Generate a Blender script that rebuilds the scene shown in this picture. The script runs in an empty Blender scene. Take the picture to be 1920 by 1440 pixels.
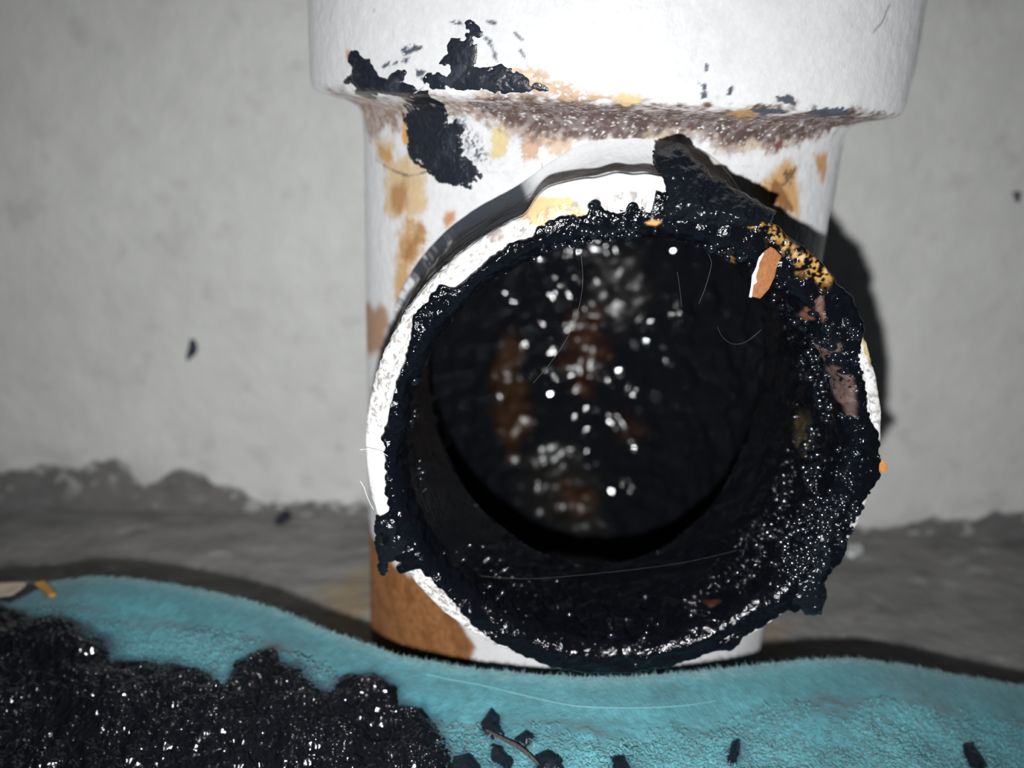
import bpy, math
import numpy as np
from mathutils import Matrix, Vector

S = bpy.context.scene
COL = S.collection
MM = 0.001                      # everything below is written in millimetres

# ------------------------------------------------------------------ camera, world, lamp, exposure
CAM = np.array([-24.57, -218.89, 59.91]); PITCH, YAW, ROLL = .3248, .0278, .0439
F_ = np.array([math.sin(YAW)*math.cos(PITCH), math.cos(YAW)*math.cos(PITCH), -math.sin(PITCH)])
R_ = np.cross(F_, [0, 0, 1]); R_ /= np.linalg.norm(R_); U_ = np.cross(R_, F_)
R_, U_ = R_*math.cos(ROLL) + U_*math.sin(ROLL), -R_*math.sin(ROLL) + U_*math.cos(ROLL)

def frame(pos):
    m = Matrix.Identity(4)
    for i in range(3):
        m[i][0], m[i][1], m[i][2], m[i][3] = R_[i], U_[i], -F_[i], pos[i]*MM
    return m

cd = bpy.data.cameras.new('camera'); cam = bpy.data.objects.new('camera', cd); COL.objects.link(cam)
cam.matrix_world = frame(CAM)
cd.sensor_width = 36; cd.lens = 1573.7/1920*36; cd.clip_start = 0.005; cd.clip_end = 20
cd.dof.use_dof = True; cd.dof.focus_distance = 0.143; cd.dof.aperture_fstop = 12.0
S.camera = cam

w = bpy.data.worlds.new('world'); S.world = w; w.use_nodes = True
w.node_tree.nodes['Background'].inputs[0].default_value = (.62, .72, 1, 1)
w.node_tree.nodes['Background'].inputs[1].default_value = 0.012

ld = bpy.data.lights.new('phone_flash', 'SPOT'); flash = bpy.data.objects.new('phone_flash', ld); COL.objects.link(flash)
flash.matrix_world = frame(CAM - U_*16.5 - R_*3.0) @ Matrix.Rotation(math.radians(-2), 4, 'Y')
ld.energy = 3.0; ld.color = (.97, .985, 1.0); ld.shadow_soft_size = 0.0016
ld.spot_size = math.radians(120); ld.spot_blend = 1.0

S.view_settings.view_transform = 'Standard'; S.view_settings.look = 'None'
S.view_settings.exposure = 0.0; S.view_settings.gamma = 1.0; S.view_settings.use_curve_mapping = False

# ------------------------------------------------------------------ outlines of stains, tar and cloth, in mm on their own surfaces
D = {
'splat_hook':[[-52.85,67.82],[-51.02,67.64],[-49.08,66.59],[-47.23,66.43],[-46.81,65.41],[-45.51,64.09],[-45.1,63.36],[-43.05,63.1],[-41.87,63.85],[-40.35,64.45],[-38.9,64.61],[-38.2,64.06],[-38.9,63.04],[-39.35,62.46],[-36.98,61.67],[-36.5,60.98],[-38.22,60.09],[-41.7,59.72],[-44.1,59.91],[-46.57,59.98],[-56.28,59.08],[-56.19,59.5],[-51.92,61.01],[-53.12,61.75],[-55.46,61.72],[-55.93,62.18],[-53.84,63.27],[-52.71,63.73],[-52.4,64.95],[-54.05,65.71],[-53.72,67.08]],
'splat_peak':[[-30.24,69.96],[-28.79,69.7],[-28.08,69.98],[-27.53,70.92],[-28.0,72.5],[-26.88,72.77],[-25.48,71.73],[-24.64,70.94],[-24.88,70.02],[-25.97,69.6],[-25.53,69.08],[-25.64,67.74],[-25.71,65.31],[-25.02,65.06],[-22.85,65.53],[-21.68,65.96],[-20.48,65.47],[-19.17,64.98],[-17.84,63.95],[-16.79,63.19],[-15.52,62.98],[-14.13,61.84],[-15.76,61.63],[-18.07,61.26],[-20.68,61.29],[-22.64,60.94],[-23.91,61.56],[-26.15,61.48],[-28.76,61.38],[-31.15,61.43],[-33.66,61.49],[-35.72,62.27],[-34.49,63.99],[-32.59,64.31],[-30.75,64.22],[-30.76,65.05],[-32.6,65.56],[-31.69,66.54],[-30.8,67.38],[-30.82,68.47]],
'splat_smear':[[-51.38,57.57],[-44.32,58.97],[-37.87,59.7],[-37.78,58.9],[-37.22,58.06],[-38.09,55.9],[-35.34,56.33],[-34.0,54.85],[-34.94,52.62],[-34.54,51.39],[-34.12,49.52],[-32.85,48.65],[-31.6,47.47],[-29.58,46.03],[-30.33,45.02],[-32.31,44.23],[-32.68,43.24],[-34.75,43.07],[-36.95,43.53],[-40.63,43.88],[-43.07,44.67],[-46.23,46.08],[-49.04,47.2],[-51.49,49.37],[-50.79,51.08],[-51.86,53.67],[-52.83,55.92]],
'splat_lipjoin':[[-39.74,60.45],[-34.38,61.18],[-35.66,59.51],[-36.75,58.37],[-39.91,57.96],[-45.26,58.07],[-44.85,58.96]],
'smear_ext':[[-37.78,56.53],[-34.24,56.98],[-31.69,54.04],[-29.36,52.0],[-28.16,49.27],[-29.24,47.32],[-32.45,48.68],[-34.13,50.47],[-35.78,52.89]],
'st_a':[[-44.26,64.98],[-42.63,65.86],[-40.54,65.88],[-40.73,65.45],[-42.44,65.34],[-43.84,64.55]],
'st_b':[[-39.64,68.15],[-37.52,68.71],[-35.51,68.57],[-35.66,67.88],[-37.18,67.59],[-38.92,67.02],[-39.44,67.44]],
'st_c':[[-39.63,65.88],[-38.55,66.6],[-37.79,66.61],[-38.91,65.61]],
'st_d':[[-36.82,64.79],[-35.48,64.67],[-34.65,63.99],[-35.15,62.85],[-36.3,63.39]],
'st_e':[[-24.62,70.28],[-23.51,69.51],[-22.67,68.07],[-22.23,66.75],[-21.68,65.96],[-22.35,66.08],[-23.03,66.86],[-23.22,68.32],[-24.06,69.63]],
'st_f':[[-24.15,72.57],[-22.56,72.59],[-21.76,72.08],[-23.34,72.22]],
'st_g':[[-19.91,71.02],[-19.14,70.64],[-18.33,69.75],[-18.84,69.74],[-19.63,70.37]],
'st_h':[[-19.07,68.95],[-18.4,68.18],[-17.98,67.14],[-18.22,66.87],[-18.77,67.9]],
'st_i':[[-30.89,72.51],[-28.13,72.63],[-27.7,72.24],[-29.41,72.18]],
'sp_drip':[[7.45,64.23],[8.15,63.98],[8.61,64.46],[9.01,63.95],[9.01,62.53],[9.37,61.83],[8.48,61.58],[8.23,62.67],[8.27,63.38]],
'sp_dot':[[12.35,63.59],[12.88,63.72],[12.84,62.72],[12.42,62.52]],
'sp_blob':[[20.84,62.56],[22.82,62.84],[24.27,62.54],[24.61,61.25],[22.82,61.36],[21.24,61.84]],
'sp_dot2':[[8.42,67.26],[8.77,67.1],[8.82,66.06],[8.55,66.04]],
'sp_line':[[17.18,60.28],[19.54,60.69],[23.05,60.46],[24.48,59.96],[21.79,59.58],[19.13,59.73]],
'sp_line2':[[28.58,60.44],[30.41,61.06],[35.63,61.25],[38.66,60.59],[36.8,60.06],[35.9,59.46],[31.53,59.7]],
'crack':[[39.68,73.63],[40.36,74.74],[42.34,76.43],[43.08,77.63],[43.93,79.59],[43.33,79.52],[42.39,77.37],[41.68,76.17],[39.7,74.68]],
'band':[[-82.31,60.1],[-63.55,59.48],[-54.9,59.11],[-36.02,59.96],[-22.44,61.34],[-14.14,61.35],[-9.37,60.88],[-3.86,60.97],[0.93,59.8],[7.5,60.47],[18.44,60.25],[26.41,60.39],[37.54,60.59],[68.56,60.09],[68.74,58.96],[58.02,57.91],[53.09,56.32],[44.18,54.19],[32.28,52.82],[23.44,52.33],[12.47,53.35],[7.7,53.78],[2.01,53.76],[-6.5,53.41],[-12.71,53.51],[-21.28,53.67],[-26.9,55.33],[-32.66,56.63],[-40.63,56.78],[-51.43,55.33],[-58.64,53.42],[-71.34,50.33],[-76.9,54.4],[-76.0,57.28],[-82.86,58.44]],
'bandcore':[[-30.44,59.65],[-20.2,60.23],[-8.57,60.75],[1.09,59.63],[18.7,60.07],[38.0,60.41],[68.47,59.98],[56.08,58.14],[43.6,55.03],[29.63,54.91],[23.11,53.99],[14.34,55.24],[6.45,56.41],[-0.4,54.05],[-8.62,54.37],[-16.96,54.94],[-24.45,56.51],[-29.15,58.2]],
'tan_up':[[-21.61,64.83],[-17.5,65.57],[-13.41,63.6],[-8.62,61.94],[-4.7,61.61],[-4.61,60.59],[-11.76,60.69],[-16.57,61.58],[-19.87,62.48]],
'tan_a':[[-25.42,64.51],[-23.93,65.36],[-22.42,64.33],[-22.79,63.37],[-24.83,63.57]],
'tan_b':[[-25.94,62.85],[-24.41,63.18],[-24.0,62.78],[-25.82,62.37]],
'tan_c':[[-22.24,63.12],[-21.19,63.29],[-20.4,62.51],[-21.19,62.16],[-22.12,62.58]],
'tan_d':[[-4.58,61.34],[-3.16,61.76],[-1.04,61.69],[-0.75,60.81],[-2.59,60.18],[-4.0,60.48]],
'tan_e':[[14.01,59.83],[15.27,60.28],[18.76,59.84],[21.9,58.87],[19.0,58.76],[16.34,59.09]],
'gray_left':[[-68.69,61.13],[-56.3,61.24],[-57.85,59.47],[-43.4,59.54],[-52.5,55.94],[-56.54,54.12],[-64.44,53.78],[-77.94,51.42],[-79.71,55.05],[-66.39,58.75],[-66.89,59.88]],
'yel_col':[[-68.89,50.46],[-57.62,51.41],[-56.31,47.33],[-46.29,46.78],[-45.38,43.86],[-45.84,38.08],[-48.16,35.4],[-61.52,35.15],[-60.8,42.15],[-63.16,46.5]],
'yel_col2':[[-53.18,34.45],[-46.31,34.73],[-44.56,32.72],[-46.24,28.0],[-49.99,22.21],[-55.52,15.79],[-57.27,16.66],[-54.76,25.53],[-54.76,30.22]],
'yel_core':[[-57.82,41.86],[-52.12,42.95],[-51.06,38.63],[-54.27,36.02],[-57.87,36.74]],
'yel_core2':[[-52.1,31.74],[-46.29,33.62],[-45.91,30.31],[-50.01,25.71],[-52.73,27.03]],
'yel_core3':[[-65.81,49.72],[-57.77,49.1],[-57.03,46.4],[-63.47,46.48]],
'org_strip':[[-52.17,56.91],[-51.25,56.3],[-51.81,54.0],[-50.12,52.11],[-50.85,50.41],[-52.77,49.96],[-53.26,51.94],[-52.47,53.97]],
'yel_b':[[-27.98,54.98],[-24.53,55.3],[-24.37,52.27],[-24.86,50.09],[-27.99,49.44]],
'org_b':[[-21.07,54.56],[-18.02,54.41],[-17.61,52.32],[-18.2,50.16],[-20.92,49.4]],
'org_c':[[-16.99,53.56],[-14.06,54.6],[-10.78,53.85],[-11.3,51.73],[-14.18,50.38],[-16.57,51.47]],
'spot':[[-38.63,37.98],[-36.61,38.18],[-36.86,36.66],[-38.57,35.18],[-39.48,36.38]],
'yel_r':[[27.67,45.59],[30.97,47.7],[35.24,49.81],[37.79,51.09],[40.74,49.32],[40.82,47.56],[43.38,43.92],[43.55,39.6],[38.9,40.95],[34.19,42.0],[29.26,43.64]],
'brn_r':[[32.56,46.39],[33.77,47.03],[36.15,45.9],[39.92,43.15],[41.42,40.84],[37.99,41.44],[33.95,43.11]],
'brn_r2':[[36.58,48.72],[39.92,49.33],[39.86,48.02],[38.61,46.73],[36.85,46.11]],
'org_r':[[46.53,52.33],[54.43,52.67],[56.14,48.93],[54.62,45.74],[49.86,48.68]],
'red_r':[[32.01,54.05],[33.5,55.12],[34.13,53.64],[32.67,52.79]],
'rust_ll':[[-84.6,-49.53],[-63.77,-51.91],[-51.92,-50.75],[-37.93,-52.87],[-31.31,-57.69],[-28.13,-62.49],[-28.71,-67.94],[-43.02,-78.93],[-84.38,-102.21]],
'rust_le':[[-81.04,7.47],[-61.88,13.21],[-59.51,9.95],[-65.65,0.61],[-71.61,-7.96],[-84.98,-12.25]],
'rust_top':[[-54.54,68.0],[-53.4,67.98],[-53.74,66.62],[-54.6,66.63]],
'rust_top2':[[-46.3,74.9],[-45.8,74.88],[-45.81,74.4],[-46.23,74.42]],
'cracktop':[[-66.31,46.27],[-59.42,45.38],[-54.8,44.71],[-50.85,44.36],[-47.31,44.99],[-44.12,45.91],[-43.85,45.67],[-47.31,44.59],[-50.85,44.02],[-55.53,44.3],[-60.31,44.96]],
'TAR':[[-172.4,43.21],[-164.1,44.09],[-162.2,47.0],[-162.1,44.76],[-157.4,48.85],[-154.9,49.5],[-151.8,46.68],[-150.1,45.19],[-149.5,51.49],[-147.3,43.61],[-142.3,43.15],[-134.2,43.09],[-127.6,44.09],[-122.7,44.96],[-118.7,45.11],[-109.5,45.68],[-99.8,45.98],[-90.4,46.47],[-81.3,45.76],[-70.7,45.93],[-62.3,45.52],[-58.2,47.01],[-53.8,45.65],[-47.2,45.09],[-41.1,45.58],[-40.5,50.52],[-39.2,47.34],[-37.8,52.42],[-34.1,50.84],[-30.5,47.1],[-27.6,46.53],[-24.1,46.98],[-21.5,46.21],[-17.6,45.02],[-13.9,44.76],[-8.8,45.28],[-5.9,45.79],[-4.5,46.28],[-1.8,46.75],[2.1,45.99],[7.9,45.54],[11.5,44.0],[17.6,43.7],[23.8,43.64],[28.8,44.48],[32.3,46.31],[37.3,47.71],[44.7,48.81],[51.0,49.73],[55.6,49.91],[63.2,49.75],[69.0,49.65],[73.8,50.33],[77.2,50.75],[79.2,52.26],[81.1,52.91],[82.3,53.95],[84.6,54.68],[86.5,53.65],[87.0,44.1],[88.4,53.0],[88.5,51.18],[88.6,43.57],[91.6,44.77],[93.3,45.88],[95.5,43.55],[98.3,43.73],[99.3,45.1],[101.4,45.77],[102.8,44.23],[105.7,44.26],[108.3,44.97],[111.3,44.64],[113.8,44.43],[115.4,42.58],[119.6,44.07],[121.9,43.55],[131.9,42.81],[136.2,43.26],[137.0,45.14],[147.6,45.16],[153.2,43.14],[162.7,42.52],[170.1,41.88],[173.9,43.2],[176.7,43.99],[179.3,42.8]],
'r_ochre':[[72.59,-0.42],[70.54,-1.88],[65.37,-1.3],[60.31,-0.67],[56.33,-0.22],[51.83,-0.28],[46.73,-0.49],[46.31,1.11],[49.7,2.42],[54.52,2.6],[59.8,1.98],[64.57,0.51],[69.48,1.67]],
'r_white1':[[75.23,1.2],[73.56,0.11],[72.25,0.01],[72.08,0.89],[74.22,1.48]],
'r_orange':[[90.21,4.42],[88.71,3.99],[86.95,4.14],[87.71,4.7],[89.46,4.78]],
'r_orange2':[[68.79,6.82],[67.34,6.8],[66.53,6.8],[46.37,50.51]],
'r_purp_a':[[44.11,6.8],[44.93,6.03],[43.55,5.75],[41.01,6.15],[40.73,6.82],[40.57,9.12]],
'r_purp_b':[[45.37,4.0],[45.11,3.01],[42.46,4.0],[40.12,4.46],[39.8,5.28],[43.02,4.9]],
'r_purp_c':[[31.9,11.04],[34.67,6.82],[32.78,5.46],[33.27,4.43],[31.58,4.52],[30.58,6.1],[27.52,6.82],[25.93,5.79],[23.59,4.71],[19.61,5.17],[13.83,5.4],[14.07,6.21],[19.28,6.82],[22.1,8.73],[28.04,6.81],[27.93,11.81]],
'r_olive':[[0.74,30.44],[4.94,22.9],[0.11,19.85],[-6.33,21.25],[-7.96,25.6],[-4.55,29.56]],
'r_red':[[-59.51,13.42],[-55.28,12.41],[-54.98,11.0],[-58.09,11.14]],
'r_red2':[[-47.16,11.64],[-44.96,10.99],[-46.12,9.95]],
'b_tan':[[116.31,-1.42],[113.12,-2.3],[109.1,-1.59],[105.8,-0.7],[103.96,0.64],[102.63,2.3],[103.36,3.07],[105.93,2.49],[108.58,1.2],[110.15,2.32],[112.9,3.11],[114.68,1.02],[116.13,0.05]],
'b_tanr':[[112.03,0.3],[110.56,0.41],[110.93,1.82],[112.65,2.57]],
'b_org2':[[100.6,2.7],[97.2,3.0],[96.66,3.61],[100.31,3.31]],
'b_brn':[[123.17,-0.83],[120.44,-0.05],[120.57,1.37],[122.41,1.56],[123.42,0.07]],
'b_yelr':[[32.88,0.01],[32.29,-1.75],[29.11,-1.73],[24.42,-1.06],[23.9,0.47],[28.28,1.19]],
'b_yelr2':[[22.3,-0.19],[20.46,-1.59],[13.27,-0.94],[13.57,0.27]],
'b_grit':[[-162.93,-0.61],[-172.79,0.23],[176.95,-0.02],[173.94,2.83],[-172.32,4.05],[-162.01,2.02]],
'b_grit2':[[164.72,-0.83],[154.7,-0.89],[146.48,-0.55],[146.77,2.3],[153.34,3.13],[160.35,3.11],[169.65,3.8],[169.17,0.9]],
'b_crust':[[-150.59,-0.18],[-140.75,1.12],[-129.61,1.08],[-117.14,-0.73],[-113.06,-0.41],[-125.02,3.2],[-135.35,4.22],[-146.23,4.17]],
'b_crust2':[[-17.14,0.54],[-21.26,-0.17],[-18.38,0.02],[-5.8,-0.07],[-3.05,-0.98],[-6.14,1.87]],
'k_rust1':[[-22.24,-13.15],[-18.0,-13.44],[-13.8,-38.12],[-12.95,-55.95],[-19.57,-53.31]],
'k_rust2':[[2.44,-8.92],[10.43,-8.37],[13.2,-16.36],[10.51,-28.85],[5.73,-31.19],[1.96,-20.98]],
'k_gray1':[[8.53,17.12],[23.38,16.7],[27.34,-5.35],[16.05,-11.44],[8.95,-0.37]],
'k_gray2':[[-17.49,-55.54],[-6.48,-80.14],[5.13,-95.0],[18.96,-94.93],[15.64,-64.82],[6.25,-52.77],[-10.77,-53.06]],
'k_org3':[[3.91,-69.36],[9.82,-71.92],[9.52,-78.71],[3.03,-76.79]],
'k_rust4':[[20.61,-43.85],[28.23,-43.23],[28.51,-46.08],[21.85,-47.15]],
'w_edge':[[-239.06,-81.46],[-209.19,-81.29],[-200.97,-79.67],[-188.83,-78.35],[-179.1,-80.44],[-174.63,-76.53],[-168.37,-74.1],[-160.59,-76.03],[-159.19,-81.97],[-155.59,-86.33],[-151.32,-83.93],[-146.93,-79.98],[-142.74,-78.05],[-132.82,-79.93],[-129.01,-83.15],[-119.07,-86.18],[-109.16,-91.52],[-96.78,-89.49],[-84.47,-89.07],[-70.12,-91.32],[-47.39,-92.84],[99.45,-93.62],[129.05,-92.6],[141.76,-92.17],[151.41,-87.14],[155.98,-88.62],[162.13,-87.48],[168.99,-89.59],[174.14,-84.03],[178.74,-85.5],[186.65,-82.89],[216.15,-81.41]],
'w_spot':[[-133.31,-25.73],[-131.03,-25.84],[-130.55,-29.43],[-131.5,-31.89],[-133.11,-32.75],[-134.4,-34.43],[-135.1,-33.64],[-133.97,-29.16]],
'w_spot2':[[153.63,37.34],[156.31,37.09],[156.71,33.83],[154.68,34.48]],
'f_blob':[[-103.36,84.26],[-99.92,83.1],[-99.7,73.19],[-102.17,66.58],[-104.89,69.38],[-104.2,77.33]],
'f_blob2':[[-147.61,93.16],[-144.55,92.39],[-144.24,86.61],[-146.64,87.4]],
'f_blob3':[[-158.76,91.38],[-156.26,91.56],[-155.3,86.79],[-157.36,86.64]],
'f_chip':[[144.13,91.99],[148.76,92.3],[146.11,85.59],[141.66,82.58],[140.66,85.24]],
'f_white':[[113.46,62.12],[118.51,62.42],[117.34,57.59],[112.74,54.22],[110.48,55.64]],
'f_rust':[[-77.51,19.15],[-63.62,43.43],[-57.04,-2.81],[-70.27,-0.73]],
'f_rust2':[[66.7,14.06],[74.6,11.5],[67.44,-5.26],[61.62,-2.91]],
'f_dark':[[134.61,48.68],[139.3,48.93],[138.08,44.49],[131.7,43.42]],
'flake':[[17.7,31.24],[17.72,33.01],[17.99,34.83],[18.35,36.9],[19.29,38.46],[20.32,39.26],[21.01,38.91],[22.31,37.82],[21.64,36.26],[21.39,34.45],[20.62,32.6],[19.29,30.98]],
'flake_edge':[[17.49,31.28],[17.67,33.01],[17.7,34.69],[18.28,36.13],[18.52,37.54],[19.17,38.4],[19.26,38.25],[18.68,36.91],[18.57,35.88],[18.28,34.59],[18.53,33.69],[17.99,33.28],[17.9,31.25]],
'rimchip':[[46.52,0.47],[47.08,1.12],[48.16,0.11],[48.25,-0.95],[47.59,-1.61],[46.95,-0.79]],
'sludge':[[-163.02,-32.52],[-146.91,-36.75],[-139.98,-41.55],[-135.36,-43.27],[-129.49,-49.89],[-123.04,-51.9],[-117.25,-53.71],[-111.73,-58.57],[-108.93,-57.52],[-105.75,-63.54],[-99.29,-63.04],[-90.13,-65.67],[-82.07,-69.18],[-77.54,-74.71],[-76.77,-68.02],[-72.26,-65.59],[-69.56,-64.9],[-67.34,-69.33],[-62.39,-71.42],[-58.22,-75.68],[-54.21,-76.85],[-52.95,-71.53],[-46.95,-70.58],[-42.07,-73.96],[-41.05,-78.08],[-36.13,-78.76],[-33.1,-83.22],[-31.17,-88.73],[-28.15,-98.17],[-27.23,-107.02],[-125.68,-99.5]],
'clot1':[[-22.02,-80.98],[-20.63,-83.24],[-19.98,-87.51],[-21.5,-87.96],[-23.25,-86.91],[-23.63,-83.94]],
'clot2':[[-21.79,-89.74],[-19.98,-90.72],[-18.22,-94.04],[-19.02,-96.51],[-21.17,-93.74]],
'clot3':[[-29.11,-92.98],[-25.97,-92.05],[-24.11,-95.0],[-23.82,-98.7],[-28.64,-98.08]],
'clot4':[[-13.82,-94.29],[-11.19,-94.11],[-9.12,-95.28],[-9.05,-99.03],[-13.28,-98.29]],
'clot5':[[-16.95,-89.03],[-15.42,-88.19],[-14.05,-89.32],[-15.5,-91.22]],
'clot6':[[25.26,-87.92],[26.34,-87.1],[25.37,-89.91],[23.89,-92.48],[22.7,-93.12],[23.17,-91.1]],
'clot7':[[76.19,-80.35],[78.44,-78.93],[77.69,-81.12],[77.92,-84.47],[75.01,-88.61],[73.99,-86.64],[74.88,-82.55]],
'clot8':[[0.41,-95.89],[2.57,-94.76],[3.24,-97.27],[0.02,-99.24]],
'twig':[[-22.95,-86.94],[-19.47,-90.0],[-17.01,-92.29],[-14.82,-95.03],[-13.25,-97.27]],
'stitch':[[-35.75,-70.44],[-30.02,-72.65],[-24.42,-74.6],[-17.88,-77.41],[-12.58,-79.76],[-5.84,-82.19],[2.1,-82.32],[10.84,-81.24],[17.62,-79.83],[23.7,-77.46]],
'cream':[[-154.03,-31.46],[-146.96,-31.82],[-142.57,-32.33],[-139.15,-33.1],[-138.72,-35.47],[-139.59,-37.88],[-143.77,-37.57],[-151.31,-36.11]],
'creamtar':[[-151.89,-35.14],[-144.68,-35.94],[-140.53,-36.64],[-139.98,-34.13],[-140.41,-32.8],[-134.89,-33.96],[-132.82,-35.88],[-135.5,-35.93],[-136.81,-38.05],[-139.98,-39.61],[-143.5,-38.05],[-150.48,-37.52]],
'creamorg':[[-136.74,-34.33],[-134.4,-33.85],[-131.5,-36.85],[-126.82,-42.54],[-129.18,-41.84],[-133.02,-37.57]],
'hair_a':[[9.22,-77.0,40.74],[12.0,-77.0,36.34],[12.49,-77.0,34.53],[11.91,-77.0,30.79],[11.12,-77.0,27.94]],
'hair_b':[[14.85,-77.0,24.07],[16.02,-77.0,22.18],[18.06,-77.0,20.99],[20.36,-77.0,21.57],[22.7,-77.0,23.79]],
'hair_c':[[-9.81,-77.0,35.48],[-9.25,-77.0,29.98],[-10.38,-77.0,23.31],[-13.3,-77.0,17.36],[-16.83,-77.0,12.46]],
'hair_d':[[-25.18,-77.0,-27.25],[-14.84,-77.0,-27.5],[0.56,-77.0,-25.45],[13.79,-77.0,-23.01],[23.98,-77.0,-19.99]],
'hair_e':[[6.83,-77.0,33.38],[7.63,-77.0,30.16],[8.21,-77.0,27.36]],
'hair_f':[[-46.88,-83.0,1.04],[-45.02,-83.0,1.11],[-43.16,-83.0,0.67],[-42.05,-83.0,-0.01]],
'hair_g':[[-47.14,-82.0,-5.49],[-46.4,-82.0,-6.83],[-45.77,-82.0,-8.93],[-44.83,-82.0,-11.03]],
'hair_h':[[-17.04,49.13],[-16.84,47.47],[-15.47,46.27],[-12.25,46.15],[-8.14,47.54],[-4.03,48.32]],
'hair_i':[[-37.09,60.54],[-35.19,61.23],[-34.81,61.51]],
'l_top':[[0.92,42.85],[2.23,44.44],[2.95,45.9],[2.36,48.39],[1.13,51.24],[1.21,53.04],[3.01,53.69],[4.87,54.49],[6.92,53.52],[7.91,52.34],[9.46,51.41],[10.97,49.57],[13.69,48.43],[17.4,46.48],[22.04,44.38],[20.58,42.35],[14.55,41.68],[7.55,41.83]],
'l_low':[[41.69,-17.98],[40.66,-20.85],[40.03,-23.16],[41.5,-27.76],[40.84,-31.33],[37.86,-32.02],[36.21,-29.35],[33.63,-29.19],[34.99,-23.33],[38.29,-18.66]],
'l_left':[[-44.54,-13.12],[-44.98,-18.4],[-44.43,-21.73],[-44.27,-25.69],[-43.08,-25.99],[-42.46,-23.01],[-40.88,-22.28],[-38.61,-22.1],[-38.12,-18.16],[-40.56,-12.98]],
'EDGE':[[-171.42,-28.0,-66.14],[-156.71,-29.25,-63.76],[-147.96,-30.0,-62.21],[-140.33,-31.38,-60.95],[-132.78,-32.75,-59.53],[-122.23,-34.68,-56.31],[-112.12,-36.6,-55.24],[-99.49,-39.07,-55.24],[-85.34,-43.1,-55.2],[-72.26,-49.4,-54.3],[-61.26,-55.0,-55.15],[-49.44,-61.3,-54.8],[-40.88,-64.4,-55.44],[-26.82,-69.2,-54.12],[-13.37,-72.0,-53.16],[-2.45,-74.0,-52.07],[9.03,-72.0,-53.0],[20.73,-70.0,-52.97],[33.45,-66.0,-54.26],[46.71,-62.0,-55.32],[59.6,-60.1,-55.77],[73.26,-58.19,-58.65],[87.54,-56.29,-62.61],[105.16,-54.0,-66.88],[124.27,-52.0,-70.21]]}
D = {k: np.array(v, float) for k, v in D.items()}
for k in ('rust_ll', 'rust_le'):      # these rust runs carry on round the side of the pipe
    D[k][D[k][:, 0] < -68, 0] -= 30

# ------------------------------------------------------------------ helpers
def _h(i, j, k):
    n = (i.astype(np.int64)*73856093) ^ (j.astype(np.int64)*19349663) ^ (k.astype(np.int64)*83492791)
    n = (n & 0xffffffff); n = ((n ^ (n >> 16))*0x45d9f3b) & 0xffffffff; n = ((n ^ (n >> 16))*0x45d9f3b) & 0xffffffff
    return (((n ^ (n >> 16)) & 0xffffff)/float(0xffffff))*2 - 1

def vn(x, y, z=0.0, s=1.0, seed=0):
    x = np.asarray(x, float)/s + seed*17.31; y = np.asarray(y, float)/s + seed*5.77; z = np.asarray(z, float)/s + x*0 + seed*9.13
    x, y, z = .64*x-.58*y+.50*z, .72*x+.66*y-.20*z, -.26*x+.48*y+.84*z
    i, j, k = np.floor(x), np.floor(y), np.floor(z)
    a, b, c = x-i, y-j, z-k
    a, b, c = a*a*(3-2*a), b*b*(3-2*b), c*c*(3-2*c)
    r = 0
    for di in (0, 1):
        for dj in (0, 1):
            for dk in (0, 1):
                r = r + _h(i+di, j+dj, k+dk)*(a if di else 1-a)*(b if dj else 1-b)*(c if dk else 1-c)
    return r

def fbm(x, y, z=0.0, s=1.0, o=3, seed=0, g=0.5):
    r = 0; a = 1
    for q in range(o):
        r = r + a*vn(x, y, z, s/2**q, seed+q); a *= g
    return r

def ss(e0, e1, x):
    t = np.clip((x-e0)/(e1-e0), 0, 1); return t*t*(3-2*t)

def sdf(x, y, P):
    """signed distance to a closed outline, negative inside (far points just get a large value)"""
    x = np.asarray(x, float); sh = x.shape; x = x.ravel(); y = np.asarray(y, float).ravel()
    out = np.full(x.shape, 50.0)
    m = 8.0
    sel = np.where((x > P[:, 0].min()-m) & (x < P[:, 0].max()+m) & (y > P[:, 1].min()-m) & (y < P[:, 1].max()+m))[0]
    if len(sel):
        px, py = x[sel], y[sel]; d = np.full(px.shape, 1e9); ins = np.zeros(px.shape, bool)
        for a, b in zip(P, np.roll(P, -1, 0)):
            ex, ey = b-a; t = np.clip(((px-a[0])*ex+(py-a[1])*ey)/(ex*ex+ey*ey+1e-12), 0, 1)
            d = np.minimum(d, np.hypot(px-a[0]-t*ex, py-a[1]-t*ey))
            c = (a[1] > py) != (b[1] > py)
            with np.errstate(divide='ignore', invalid='ignore'):
                ins ^= c & (px < (b[0]-a[0])*(py-a[1])/(b[1]-a[1]+1e-12)+a[0])
        out[sel] = np.where(ins, -d, d)
    return out.reshape(sh)

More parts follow.
